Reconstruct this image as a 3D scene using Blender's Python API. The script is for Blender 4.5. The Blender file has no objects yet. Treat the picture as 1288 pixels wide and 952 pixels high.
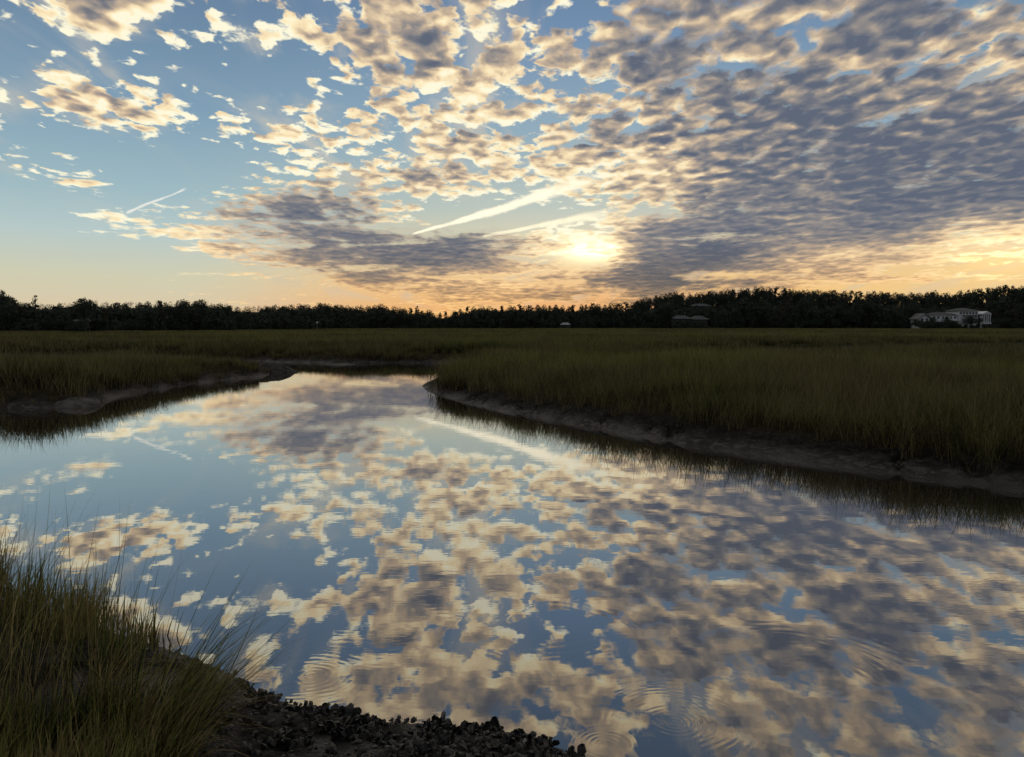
import bpy, math, random
import numpy as np
from mathutils import Vector

random.seed(7)
RNG = np.random.default_rng(7)
sc = bpy.context.scene
COL = sc.collection

# ------------------------------------------------------------------ camera
PW, PH = 1288.0, 952.0            # size of the picture frame in photo pixels
F = 977.0                         # focal length in photo pixels
CX, CY, HORIZON = 634.5, 476.0, 410.0
EYE = 2.2
PITCH = math.atan((CY - HORIZON) / F)

cam = bpy.data.cameras.new('camera')
cam.sensor_width = 36.0
cam.lens = F / PW * 36.0
cam.shift_x = (PW / 2 - CX) / PW
cam.clip_start = 0.05
cam.clip_end = 5000.0
cam_ob = bpy.data.objects.new('camera', cam)
COL.objects.link(cam_ob)
cam_ob.location = (0, 0, EYE)
cam_ob.rotation_euler = (math.pi / 2 - PITCH, 0, 0)
sc.camera = cam_ob


def ray(X, Y):
    a, b = (X - CX) / F, (CY - Y) / F
    cp, sp = math.cos(PITCH), math.sin(PITCH)
    return (a, cp + b * sp, -sp + b * cp)


def ground(X, Y, z=0.0):
    """point of the level z seen at a photo pixel"""
    d = ray(X, Y)
    t = (z - EYE) / d[2]
    return (d[0] * t, d[1] * t)


def at_depth(X, Y, D):
    d = ray(X, Y)
    t = D / d[1]
    return (d[0] * t, D, EYE + d[2] * t)


# ------------------------------------------------------------------ sky
SUN_DIR = Vector(ray(748, 316)).normalized()
SUN_AZ = math.atan2(SUN_DIR.x, SUN_DIR.y)
SUN_EL = math.asin(SUN_DIR.z)

# cloud cover and how much sun a cloud catches, by direction of the sky
COVER = {
    -200: "66777777777777777777777777777777",
    -110: "66666677778766887788776788888777",
    -50:  "35898755567778877777888888888777",
    0:    "24799943523588786434888789988756",
    25:   "53899961146746736669689899789997",
    50:   "00544477777779877887989988699878",
    75:   "13551131576599888888988799887967",
    100:  "54583300015478778866889799879978",
    125:  "73888633325677677656778898898899",
    150:  "51588787678887677678888999999899",
    175:  "52012101588746777898999999888999",
    200:  "76310003415345777777889999999999",
    225:  "33561001557888877567889999899899",
    250:  "11231467898764634367888999999999",
    275:  "02366677788772110236788989989998",
    300:  "00012366667888987556889998989875",
    325:  "10220136788889886545889987766655",
    350:  "00000232356677666778998776655554",
    375:  "11112333444556777887887766555544",
    400:  "11112222333334555555554444333333",
}
LIT = {
    -200: "66666655555555544444444444443333",
    -110: "66666665566555454555443444333333",
    -50:  "66666677766555545544444433333333",
    0:    "77655678776666665554333333333234",
    25:   "87888888876555566544333443332234",
    50:   "77999999875444466544323454433234",
    75:   "77777788988654466544333433334235",
    100:  "77777777788645787665333333445334",
    125:  "87667777777656887655543332224433",
    150:  "77567777776568866644454322122322",
    175:  "77777777887787656643333342111222",
    200:  "77777777778876678777775333211112",
    225:  "77777777775544556898876323221232",
    250:  "77777643223456789964463234431112",
    275:  "77777654322237667897543333333345",
    300:  "77777785443222222698532224543568",
    325:  "77777775443332234587321245667778",
    350:  "77777777654434566543322445566678",
    375:  "66666666666665666655432345555566",
    400:  "66666666666666666666544555666666",
}
MAP_Y = sorted(COVER)


def fix(s):
    return [int(c) for c in (s + s[-1] * 32)[:32]]


COV_A = np.array([fix(COVER[y]) for y in MAP_Y], float) / 9.0
LIT_A = np.array([fix(LIT[y]) for y in MAP_Y], float) / 9.0


def map_at(A, X, Y):
    fx = min(max(X / 40.0, 0), 30.999)
    i = int(fx); fx -= i
    Y = min(max(Y, MAP_Y[0]), MAP_Y[-1] - 1e-6)
    j = max(k for k in range(len(MAP_Y) - 1) if MAP_Y[k] <= Y)
    fy = (Y - MAP_Y[j]) / (MAP_Y[j + 1] - MAP_Y[j])
    return ((A[j, i] * (1 - fx) + A[j, i + 1] * fx) * (1 - fy)
            + (A[j + 1, i] * (1 - fx) + A[j + 1, i + 1] * fx) * fy)


world = bpy.data.worlds.new('World')
sc.world = world
world.use_nodes = True
WT = world.node_tree
WT.nodes.clear()


class NT:
    """small helper to write node trees as expressions"""
    def __init__(self, tree):
        self.t = tree

    def node(self, kind, **kw):
        n = self.t.nodes.new(kind)
        for k, v in kw.items():
            setattr(n, k, v)
        return n

    def put(self, sock, v):
        if isinstance(v, bpy.types.NodeSocket):
            self.t.links.new(v, sock)
        elif v is not None:
            sock.default_value = v

    def m(self, op, a, b=None, c=None, clamp=False):
        n = self.node('ShaderNodeMath', operation=op, use_clamp=clamp)
        for s, v in zip(n.inputs, (a, b, c)):
            self.put(s, v)
        return n.outputs[0]

    def v(self, op, a, b=None, out=0):
        n = self.node('ShaderNodeVectorMath', operation=op)
        self.put(n.inputs[0], a)
        if b is not None:
            self.put(n.inputs[1], b)
        return n.outputs[out]

    def xyz(self, x, y, z=0.0):
        n = self.node('ShaderNodeCombineXYZ')
        for s, v in zip(n.inputs, (x, y, z)):
            self.put(s, v)
        return n.outputs[0]

    def sep(self, v):
        n = self.node('ShaderNodeSeparateXYZ')
        self.put(n.inputs[0], v)
        return n.outputs

    def rng(self, v, a, b, c=0.0, d=1.0, smooth=True):
        n = self.node('ShaderNodeMapRange', interpolation_type='SMOOTHSTEP' if smooth else 'LINEAR')
        for s, x in zip(n.inputs, (v, a, b, c, d)):
            self.put(s, x)
        return n.outputs[0]

    def mix(self, f, a, b, mode='MIX'):
        n = self.node('ShaderNodeMix', data_type='RGBA', blend_type=mode)
        self.put(n.inputs[0], f)
        for s, x in ((n.inputs[6], a), (n.inputs[7], b)):
            if isinstance(x, tuple) and len(x) == 3:
                x = (*x, 1.0)
            self.put(s, x)
        return n.outputs[2]

    def noise(self, vec, scale, detail=4.0, rough=0.55, dims='2D', dist=0.0, lac=2.0, w=None):
        n = self.node('ShaderNodeTexNoise', noise_dimensions=dims)
        self.put(n.inputs['Vector'], vec)
        if w is not None:
            self.put(n.inputs['W'], w)
        n.inputs['Scale'].default_value = scale
        n.inputs['Detail'].default_value = detail
        n.inputs['Roughness'].default_value = rough
        n.inputs['Distortion'].default_value = dist
        n.inputs['Lacunarity'].default_value = lac
        return n.outputs

    def ramp(self, f, stops, interp='LINEAR'):
        n = self.node('ShaderNodeValToRGB')
        cr = n.color_ramp
        cr.interpolation = interp
        while len(cr.elements) > 1:
            cr.elements.remove(cr.elements[-1])
        for i, (p, c) in enumerate(stops):
            e = cr.elements[0] if i == 0 else cr.elements.new(p)
            e.position = p
            e.color = (*c, 1.0) if len(c) == 3 else c
        self.put(n.inputs[0], f)
        return n.outputs[0]


def build_sky():
    N = NT(WT)
    gen = N.node('ShaderNodeTexCoord').outputs['Generated']
    x, y, z = N.sep(gen)
    hz = N.m('SQRT', N.m('ADD', N.m('MULTIPLY', x, x), N.m('MULTIPLY', y, y)))
    te = N.m('DIVIDE', N.m('MAXIMUM', z, 0.0), N.m('MAXIMUM', hz, 0.001))
    az = N.m('ARCTAN2', x, y)
    zz = N.m('ADD', N.m('MAXIMUM', z, 0.0), 0.11)
    u, v = N.m('DIVIDE', x, zz), N.m('DIVIDE', y, zz)
    uv = N.xyz(u, N.m('MULTIPLY', v, 0.72))      # cloud streets run towards the sunset

    # wobble of the large cloud map so that its edges follow the cloud texture
    wob = N.v('SUBTRACT', N.noise(uv, 3.2, 3.0, 0.6)[1], (0.5, 0.5, 0.5))
    wx, wy, _ = N.sep(wob)
    azw = N.m('MULTIPLY_ADD', wx, 0.09, az)
    tew = N.m('MULTIPLY_ADD', wy, N.m('MULTIPLY_ADD', te, 0.17, 0.004), te)

    AZ0, AZ1 = math.radians(-34.5), math.radians(34.5)
    pos = N.m('DIVIDE', N.m('SUBTRACT', azw, AZ0), AZ1 - AZ0, clamp=True)
    rows_Y = [400, 375, 350, 325, 300, 275, 250, 225, 200, 175, 150, 125, 100, 75, 50, 25, 0, -25, -60, -110, -190]
    te_rows = [(HORIZON - Y) / F for Y in rows_Y]
    acc = None
    for k, t in enumerate(te_rows):
        stops = []
        for i in range(32):
            a = AZ0 + (AZ1 - AZ0) * i / 31
            d = Vector((math.sin(a), math.cos(a), t))
            # to photo pixel
            cp, sp = math.cos(PITCH), math.sin(PITCH)
            fwd = d.y * cp - d.z * sp
            up = d.y * sp + d.z * cp
            X, Y = CX + F * d.x / fwd, CY - F * up / fwd
            stops.append((i / 31, (map_at(COV_A, X, Y), map_at(LIT_A, X, Y), 0.0)))
        r = N.ramp(pos, stops)
        if acc is None:
            acc = r
        else:
            acc = N.mix(N.rng(tew, te_rows[k - 1], t, smooth=False), acc, r)
    # beyond the photographed part the sky goes on with broken cloud
    side = N.rng(N.m('ABSOLUTE', az), math.radians(33), math.radians(60))
    high = N.rng(te, 0.62, 0.95)
    acc = N.mix(N.m('MAXIMUM', side, high), acc, (0.62, 0.48, 0.0))
    cov, lit, _ = N.sep(acc)

    # cloud texture on a level layer
    sun_uv = Vector((SUN_DIR.x, SUN_DIR.y, 0)).normalized()

    wv = N.v('SUBTRACT', N.noise(uv, 9.0, 3.0, 0.6)[1], (0.5, 0.5, 0.5))
    wv = N.v('MULTIPLY', wv, (0.11, 0.11, 0.0))

    upper = N.rng(te, 0.08, 0.25, 0.25, 1.0)   # cells melt into streaks towards the horizon
    upper2 = N.rng(te, 0.08, 0.26, 0.45, 1.0)
    lower = N.m('SUBTRACT', 1.0, upper)
    full = N.rng(cov, 0.80, 1.0)

    def puff(p, scale=10.5, smooth=0.35):
        vo = N.node('ShaderNodeTexVoronoi', voronoi_dimensions='2D', feature='SMOOTH_F1')
        N.put(vo.inputs['Vector'], N.v('ADD', p, wv))
        vo.inputs['Scale'].default_value = scale
        vo.inputs['Smoothness'].default_value = smooth
        return N.m('SUBTRACT', 0.92, vo.outputs['Distance'])

    def dens(p, detail):
        a = N.noise(p, 2.4, 2.0, 0.5)[0]
        b = N.noise(p, 12.0, detail, 0.66, dist=0.3)[0]
        b = N.m('MULTIPLY_ADD', N.m('SUBTRACT', b, 0.5), upper2, 0.5)
        ab = N.m('MULTIPLY_ADD', a, 0.26, N.m('MULTIPLY', b, 0.42))
        return N.m('MULTIPLY_ADD', N.m('MULTIPLY_ADD', N.m('SUBTRACT', puff(p), 0.52), upper, 0.52), 0.32, ab)
    n0 = dens(uv, 7.0)
    step = 0.038
    m0 = dens(N.v('ADD', uv, (0, 0, 0)), 1.0)
    n1 = dens(N.v('ADD', uv, (sun_uv.x * step, sun_uv.y * step, 0)), 1.0)
    thr = N.m('MULTIPLY_ADD', cov, -0.36, 0.708)
    thr = N.m('MULTIPLY_ADD', full, -0.035, thr)
    thr = N.m('MULTIPLY_ADD', N.m('SUBTRACT', cov, 0.5), N.m('MULTIPLY', lower, -0.10), thr)
    strk = N.noise(N.xyz(N.m('MULTIPLY', az, 6.0), N.m('MULTIPLY', te, 60.0)), 1.0, 4.0, 0.6, dist=0.4)[0]
    n0 = N.m('MULTIPLY_ADD', N.m('SUBTRACT', strk, 0.5), N.rng(te, 0.24, 0.09, 0.0, 0.64), n0)
    fleck = N.m('SUBTRACT', puff(uv, 23.0, 0.25), 0.52)
    n0 = N.m('MULTIPLY_ADD', fleck, N.m('MULTIPLY', upper, N.m('MULTIPLY_ADD', full, -0.10, 0.15)), n0)
    T = N.m('SUBTRACT', n0, thr)
    dull = N.rng(lit, 0.62, 0.25)
    alpha = N.rng(T, N.m('MULTIPLY_ADD', dull, -0.03, -0.015), N.m('MULTIPLY_ADD', dull, 0.06, 0.068))
    alpha = N.m('MULTIPLY', alpha, N.rng(te, 0.0, 0.022))
    thick = N.rng(T, 0.0, 0.21)
    toward = N.m('SUBTRACT', N.m('MULTIPLY_ADD', n0, 0.5, N.m('MULTIPLY', m0, 0.5)), n1)
    toward = N.m('MULTIPLY', toward, N.rng(lit, 0.1, 0.65, 0.8, 1.0))
    L = N.m('ADD', N.m('MULTIPLY_ADD', N.m('SUBTRACT', lit, 0.5), 0.84, 0.745),
            N.m('MULTIPLY', thick, -0.44))
    L = N.m('MULTIPLY_ADD', toward, 2.5, L)
    fine = N.m('SUBTRACT', N.noise(uv, 30.0, 2.0, 0.6)[0], 0.5)
    L = N.m('MULTIPLY_ADD', fine, 0.10, L, clamp=True)
    ccol = N.ramp(L, [(0.0, (.115, .138, .19)), (0.20, (.19, .195, .222)), (0.38, (.32, .285, .262)),
                      (0.58, (.58, .45, .32)), (0.78, (.94, .745, .465)), (0.92, (1.0, .87, .57)), (1.0, (1.0, .95, .72))])
    # low clouds turn orange
    low = N.rng(te, 0.13, 0.0)
    ccol = N.mix(low, ccol, (1.0, .70, .40), 'MULTIPLY')

    # clear air: measured sky model plus the pale dusk gradient
    nish = N.node('ShaderNodeTexSky', sky_type='NISHITA')
    nish.sun_disc = False
    nish.sun_elevation = SUN_EL
    nish.sun_rotation = SUN_AZ
    nish.dust_density = 0.4
    nish.ozone_density = 3.0
    air = N.v('SCALE', nish.outputs[0])
    air.node.inputs['Scale'].default_value = 0.1
    air = N.v('MINIMUM', air, (0.9, 0.8, 0.7))
    tq = N.m('DIVIDE', te, 0.6, clamp=True)
    grad = N.ramp(tq, [(0.0, (.75, .57, .36)), (0.05, (.70, .60, .42)), (0.10, (.64, .625, .46)), (0.18, (.49, .605, .60)), (0.26, (.36, .51, .56)),
                       (0.42, (.225, .36, .48)), (0.62, (.150, .245, .37)), (0.85, (.118, .195, .315)), (1.0, (.10, .16, .26))])
    warm = N.ramp(tq, [(0.0, (.78, .34, .11)), (0.05, (.86, .43, .15)), (0.10, (.86, .56, .25)), (0.16, (.72, .63, .40)), (0.25, (.48, .55, .50)),
                       (0.40, (.29, .42, .51)), (0.62, (.165, .275, .44)), (0.85, (.118, .195, .315)), (1.0, (.10, .16, .26))])
    dsun = N.v('DOT_PRODUCT', N.v('NORMALIZE', gen), tuple(SUN_DIR), out=1)
    near = N.rng(dsun, math.cos(math.radians(30)), math.cos(math.radians(5)))
    grad = N.mix(near, grad, warm)
    sky = N.mix(0.08, grad, air)
    back = N.rng(dsun, 0.75, -0.6)
    sky = N.mix(back, sky, N.mix(0.5, air, (.12, .15, .22)))

    # glow of the veiled sun
    ex = N.m('DIVIDE', N.m('SUBTRACT', az, SUN_AZ), 0.036)
    ey = N.m('DIVIDE', N.m('SUBTRACT', te, math.tan(SUN_EL)), 0.0125)
    e2 = N.m('ADD', N.m('MULTIPLY', ex, ex), N.m('MULTIPLY', ey, ey))
    g1 = N.m('EXPONENT', N.m('MULTIPLY', e2, -0.9))
    g2 = N.m('EXPONENT', N.m('MULTIPLY', e2, -0.085))
    glow = N.m('MULTIPLY_ADD', g1, 1.0, N.m('MULTIPLY', g2, 0.07))
    glowc = N.mix(1.0, (1.0, .86, .50), N.xyz(glow, glow, glow), 'MULTIPLY')
    sky = N.v('ADD', sky, glowc)
    cglow = N.m('MULTIPLY', glow, N.m('POWER', L, 4.0))
    ccol = N.v('ADD', ccol, N.mix(1.0, (1.0, .80, .42), N.xyz(cglow, cglow, cglow), 'MULTIPLY'))

    # a second bright break low at the right
    fx = N.m('DIVIDE', N.m('SUBTRACT', az, math.atan2(ray(1268, 326)[0], ray(1268, 326)[1])), 0.05)
    fy = N.m('DIVIDE', N.m('SUBTRACT', te, 0.072), 0.022)
    f2 = N.m('EXPONENT', N.m('MULTIPLY', N.m('ADD', N.m('MULTIPLY', fx, fx), N.m('MULTIPLY', fy, fy)), -1.0))
    brk = N.mix(1.0, (.75, .42, .06), N.xyz(f2, f2, f2), 'MULTIPLY')
    sky = N.v('ADD', sky, brk)
    ccol = N.v('ADD', ccol, brk)
    # the whole lower right glows yellow
    yel = N.m('MULTIPLY', N.rng(az, 0.16, 0.45), N.rng(te, 0.16, 0.04))
    yel = N.m('MULTIPLY', yel, N.rng(az, 1.3, 0.8))
    sky = N.mix(N.m('MULTIPLY', yel, 0.75), sky, (.92, .60, .24))

    # vapour trails
    tn = N.noise(N.xyz(N.m('MULTIPLY', az, 22.0), N.m('MULTIPLY', te, 22.0)), 1.0, 5.0, 0.65)[0]

    def trail(P0, P1, w0, w1, amp, col, soft0=0.03, soft1=0.12, bow=0.0):
        def ae(P):
            d = Vector(ray(*P))
            return Vector((math.atan2(d.x, d.y), d.z / math.hypot(d.x, d.y), 0))
        A, B = ae(P0), ae(P1)
        D = B - A
        mp = N.node('ShaderNodeMapping', vector_type='TEXTURE')
        N.put(mp.inputs['Vector'], N.xyz(N.m('MULTIPLY_ADD', wx, 0.004, az), N.m('MULTIPLY_ADD', wy, 0.004, te)))
        mp.inputs['Location'].default_value = A
        mp.inputs['Rotation'].default_value = (0, 0, math.atan2(D.y, D.x))
        mp.inputs['Scale'].default_value = (D.length, 1 / F, 1)
        s, d, _ = N.sep(mp.outputs[0])
        w = N.m('MULTIPLY_ADD', N.m('MAXIMUM', s, 0.0), w1 - w0, w0)
        d = N.m('MULTIPLY_ADD', N.m('MULTIPLY', s, N.m('SUBTRACT', 1.0, s)), bow, d)
        q = N.m('DIVIDE', N.m('ABSOLUTE', d), N.m('MULTIPLY', w, N.m('MULTIPLY_ADD', tn, 1.5, 0.25)))
        k = N.m('MULTIPLY', N.rng(q, 1.1, 0.2), N.rng(s, 0.0, soft0))
        k = N.m('MULTIPLY', k, N.rng(tn, 0.22, 0.5, 0.5, 1.0))
        k = N.m('MULTIPLY', k, N.rng(s, 1.0, 1.0 - soft1))
        return N.m('MULTIPLY', k, amp), col
    trails = [trail((516, 295), (760, 218), 1.3, 12.0, 1.0, (1.15, 1.05, .80), soft1=0.25, bow=8.0),
              trail((606, 298), (790, 264), 1.8, 7.0, 0.95, (1.1, 1.0, .72), soft1=0.4, bow=-6.0),
              trail((158, 268), (236, 236), 1.9, 1.5, 0.9, (.85, .85, .78))]
    for k, c in trails:
        sky = N.mix(k, sky, c)
    # thin high veil between the puffs
    vn = N.noise(N.v('MULTIPLY', uv, (1.0, 0.45, 1.0)), 3.4, 5.0, 0.6, dist=0.5)[0]
    veil = N.m('MULTIPLY', N.rng(vn, 0.46, 0.72), N.rng(cov, 0.25, 0.75, 0.05, 0.55))
    sky = N.mix(N.m('MULTIPLY', veil, N.rng(te, 0.0, 0.05)), sky, N.mix(lit, (.27, .29, .33), (.82, .70, .50)))
    out = N.mix(alpha, sky, ccol)
    out = N.mix(N.m('MULTIPLY', trails[0][0], 0.85), out, trails[0][1])
    out = N.mix(N.m('MULTIPLY', trails[1][0], 0.5), out, trails[1][1])

    # the eastern half, turned away from the sunset, is duller
    out = N.mix(N.rng(dsun, 0.55, -0.3), out, N.mix(1.0, out, (.46, .53, .66), 'MULTIPLY'))
    bg = N.node('ShaderNodeBackground')
    N.put(bg.inputs[0], out)
    bg.inputs[1].default_value = 1.0
    o = N.node('ShaderNodeOutputWorld')
    WT.links.new(bg.outputs[0], o.inputs[0])


build_sky()
world.cycles.sampling_method = 'MANUAL'
world.cycles.sample_map_resolution = 512

# ------------------------------------------------------------------ sun behind the clouds
sun = bpy.data.lights.new('sun', 'SUN')
sun.energy = 0.02
sun.angle = math.radians(90)
sun.color = (1.0, 0.74, 0.46)
sun_ob = bpy.data.objects.new('sun', sun)
COL.objects.link(sun_ob)
sun_ob.rotation_euler = SUN_DIR.to_track_quat('Z', 'Y').to_euler()

sc.view_settings.view_transform = 'Standard'
sc.view_settings.look = 'None'
sc.view_settings.exposure = 0.0
sc.view_settings.gamma = 1.0
sc.view_settings.use_curve_mapping = False
sc.cycles.max_bounces = 5
sc.cycles.diffuse_bounces = 2
sc.cycles.glossy_bounces = 3
sc.cycles.transmission_bounces = 2
sc.cycles.use_adaptive_sampling = True
sc.cycles.adaptive_threshold = 0.02

# ------------------------------------------------------------------ helpers
def link(o):
    COL.objects.link(o)
    return o


def mesh_obj(name, verts, faces, mat, parent=None, smooth=False):
    me = bpy.data.meshes.new(name)
    me.from_pydata([tuple(map(float, v)) for v in verts], [], [tuple(map(int, f)) for f in faces])
    me.update()
    if mat:
        me.materials.append(mat)
    if smooth:
        me.polygons.foreach_set('use_smooth', [True] * len(me.polygons))
    o = link(bpy.data.objects.new(name, me))
    o.parent = parent
    return o


def fast_mesh(name, V, tris, mat, smooth=False):
    """V (n,3) and triangles (m,3) as arrays"""
    me = bpy.data.meshes.new(name)
    V = np.ascontiguousarray(V, dtype=np.float32)
    T = np.ascontiguousarray(tris, dtype=np.int32)
    me.vertices.add(len(V))
    me.vertices.foreach_set('co', V.ravel())
    me.loops.add(T.size)
    me.loops.foreach_set('vertex_index', T.ravel())
    me.polygons.add(len(T))
    me.polygons.foreach_set('loop_start', np.arange(0, T.size, 3, dtype=np.int32))
    if smooth:
        me.polygons.foreach_set('use_smooth', np.ones(len(T), dtype=bool))
    me.update(calc_edges=True)
    if mat:
        me.materials.append(mat)
    return me


def empty(name, loc=(0, 0, 0), rz=0.0):
    o = link(bpy.data.objects.new(name, None))
    o.location = loc
    o.rotation_euler = (0, 0, rz)
    o.empty_display_size = 0.2
    return o


def tag(o, label=None, cat=None, group=None, kind=None):
    for k, v in (('label', label), ('category', cat), ('group', group), ('kind', kind)):
        if v:
            o[k] = v
    return o


class MB:
    """collects boxes and prisms for one mesh"""
    def __init__(self):
        self.v, self.f = [], []

    def box(self, x0, x1, y0, y1, z0, z1):
        b = len(self.v)
        self.v += [(x, y, z) for z in (z0, z1) for y in (y0, y1) for x in (x0, x1)]
        for q in ((0, 2, 3, 1), (4, 5, 7, 6), (0, 1, 5, 4), (2, 6, 7, 3), (0, 4, 6, 2), (1, 3, 7, 5)):
            self.f.append([b + i for i in q])
        return self

    def poly(self, pts, y0, y1):
        """outline in x,z pulled from y0 to y1"""
        b, n = len(self.v), len(pts)
        self.v += [(x, y0, z) for x, z in pts] + [(x, y1, z) for x, z in pts]
        self.f.append([b + i for i in range(n)])
        self.f.append([b + n + i for i in reversed(range(n))])
        for i in range(n):
            j = (i + 1) % n
            self.f.append([b + j, b + i, b + n + i, b + n + j])
        return self

    def hip(self, x0, x1, y0, y1, z0, z1, run):
        b = len(self.v)
        ym = (y0 + y1) / 2
        self.v += [(x0, y0, z0), (x1, y0, z0), (x1, y1, z0), (x0, y1, z0), (x0 + run, ym, z1), (x1 - run, ym, z1)]
        for q in ((0, 1, 5, 4), (1, 2, 5), (2, 3, 4, 5), (3, 0, 4), (3, 2, 1, 0)):
            self.f.append([b + i for i in q])
        return self

    def cyl(self, x, y, z0, z1, r, n=10):
        b = len(self.v)
        for z in (z0, z1):
            self.v += [(x + r * math.cos(2 * math.pi * i / n), y + r * math.sin(2 * math.pi * i / n), z) for i in range(n)]
        for i in range(n):
            j = (i + 1) % n
            self.f.append([b + i, b + j, b + n + j, b + n + i])
        self.f.append([b + n + i for i in range(n)])
        return self

    def build(self, name, mat, parent=None):
        return mesh_obj(name, self.v, self.f, mat, parent)


def material(name):
    m = bpy.data.materials.new(name)
    m.use_nodes = True
    t = m.node_tree
    return m, NT(t), t.nodes['Principled BSDF']


def speckled(name, c0, c1, scale=3.0, rough=0.9, bump=0.0, bscale=20.0, spec=0.3):
    m, N, p = material(name)
    pos = N.node('ShaderNodeNewGeometry').outputs['Position']
    f = N.rng(N.noise(pos, scale, 5.0, 0.6, dims='3D')[0], 0.32, 0.68)
    N.put(p.inputs['Base Color'], N.mix(f, c0, c1))
    p.inputs['Roughness'].default_value = rough
    p.inputs['Specular IOR Level'].default_value = spec
    if bump:
        b = N.node('ShaderNodeBump')
        b.inputs['Strength'].default_value = bump
        b.inputs['Distance'].default_value = 0.03
        N.put(b.inputs['Height'], N.noise(pos, bscale, 5.0, 0.6, dims='3D')[0])
        N.put(p.inputs['Normal'], b.outputs[0])
    return m


def vnoise(x, y, seed=0):
    """smooth value noise on arrays"""
    xi, yi = np.floor(x).astype(np.int64), np.floor(y).astype(np.int64)
    fx, fy = x - xi, y - yi
    fx, fy = fx * fx * (3 - 2 * fx), fy * fy * (3 - 2 * fy)

    def h(a, b):
        n = (a * 374761393 + b * 668265263 + seed * 974711) & 0xFFFFFFFF
        n = ((n ^ (n >> 13)) * 1274126177) & 0xFFFFFFFF
        return ((n ^ (n >> 16)) & 0xFFFF) / 65535.0
    return (h(xi, yi) * (1 - fx) + h(xi + 1, yi) * fx) * (1 - fy) + (h(xi, yi + 1) * (1 - fx) + h(xi + 1, yi + 1) * fx) * fy


def fbm(x, y, octaves=4, seed=0):
    s, a, t = 0.0, 1.0, 0.0
    for k in range(octaves):
        s = s + a * vnoise(x * 2 ** k, y * 2 ** k, seed + k)
        t += a
        a *= 0.5
    return s / t - 0.5


# ------------------------------------------------------------------ the creek and the land
NEAR_SHORE = [(14, -6), (8, -1.5), (4.5, 1.6), (2.6, 2.6), (1.3, 3.35)] + [ground(*p) for p in (
    (745, 958), (690, 938), (640, 926), (560, 914), (480, 906), (400, 889), (345, 872), (300, 848), (242, 824), (170, 800),
    (90, 776), (0, 754))] + [(-8.5, 8.6), (-14, 10.5), (-26, 12), (-60, 10)]
LEFT_SHORE = [(-62, 26)] + [ground(*p) for p in (
    (-420, 519), (-200, 520), (-60, 516), (0, 514), (63, 513), (100, 511), (132, 503), (165, 495), (200, 489), (240, 483), (277, 478.5),
    (310, 475.5), (333, 473), (343, 470.5))] + [(-11.0, 36.0), (-13.2, 37.2), (-18, 38.6), (-26, 40.0), (-40, 42), (-80, 46)]
FAR_SHORE = [(-82, 62), (-42, 57), (-28, 54), (-19, 50.5), (-14, 47.4), (-10, 45.6), (-6.5, 46.4), (-3, 46.0), (0.5, 46.8), (4, 48.2), (9, 54),
             (15, 61), (24, 70), (36, 79), (52, 88), (80, 102), (130, 124)]
RIGHT_SHORE = [(133, 98), (82, 78), (54, 65.5), (38, 58.5), (26, 52), (17, 46.6), (10, 41.5), (5, 37.5), (1.2, 35.2), (-1.6, 32.3)] + [ground(*p) for p in (
    (534, 482.5), (530.5, 485.5), (536, 490), (550, 496.5), (575, 504), (605, 511.5), (640, 518.5), (680, 526), (730, 535), (785, 545), (840, 555),
    (900, 564), (960, 573), (1020, 582), (1090, 591), (1160, 600), (1230, 609), (1300, 618))] + [(9.5, 9.0), (12.5, 7.3), (18, 4), (26, -4)]


def densify(P, step=0.8, amp=0.10, seed=0):
    P = np.array(P, float)
    out = []
    for a, b in zip(P[:-1], P[1:]):
        n = max(1, int(np.hypot(*(b - a)) / step))
        for k in range(n):
            out.append(a + (b - a) * k / n)
    out.append(P[-1])
    out = np.array(out)
    if amp:
        out[:, 0] += amp * 2 * fbm(out[:, 0] * 0.9, out[:, 1] * 0.9, 3, seed)
        out[:, 1] += amp * 2 * fbm(out[:, 0] * 0.9 + 50, out[:, 1] * 0.9, 3, seed + 9)
    return out


CHAINS = [densify(NEAR_SHORE, 0.35, 0.10, 1), densify(LEFT_SHORE, 0.7, 0.22, 2), densify(FAR_SHORE, 1.2, 0.5, 3),
          densify(RIGHT_SHORE, 0.6, 0.10, 4)]
WATER_POLY = np.vstack(CHAINS)


def seg_dist(px, py, C):
    d = np.full(px.shape, 1e9)
    for a, b in zip(C[:-1], C[1:]):
        ab = b - a
        t = np.clip(((px - a[0]) * ab[0] + (py - a[1]) * ab[1]) / (ab @ ab + 1e-12), 0, 1)
        d = np.minimum(d, (px - a[0] - t * ab[0]) ** 2 + (py - a[1] - t * ab[1]) ** 2)
    return np.sqrt(d)


def in_poly(px, py, P):
    ins = np.zeros(px.shape, bool)
    x1, y1 = P[:, 0], P[:, 1]
    x2, y2 = np.roll(x1, -1), np.roll(y1, -1)
    for a, b, c, d in zip(x1, y1, x2, y2):
        if b == d:
            continue
        k = ((b > py) != (d > py)) & (px < (c - a) * (py - b) / (d - b) + a)
        ins ^= k
    return ins


def shore(px, py):
    """signed distance (land positive) and index of the nearest bank"""
    ds = np.stack([seg_dist(px, py, C) for C in CHAINS])
    near = ds.argmin(0)
    d = ds.min(0)
    return np.where(in_poly(px, py, WATER_POLY), -d, d), near


# edge of the marsh where the wood begins, as distance from the camera by direction
WOOD_X = [-700, 0, 150, 300, 380, 420, 560, 800, 1000, 1288, 2000]
WOOD_D = [170, 185, 190, 215, 300, 380, 420, 430, 430, 430, 430]


def wood_edge(px, py):
    X = CX + F * np.clip(px / np.maximum(py, 1.0), -3, 3)
    return np.interp(X, WOOD_X, WOOD_D)


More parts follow.
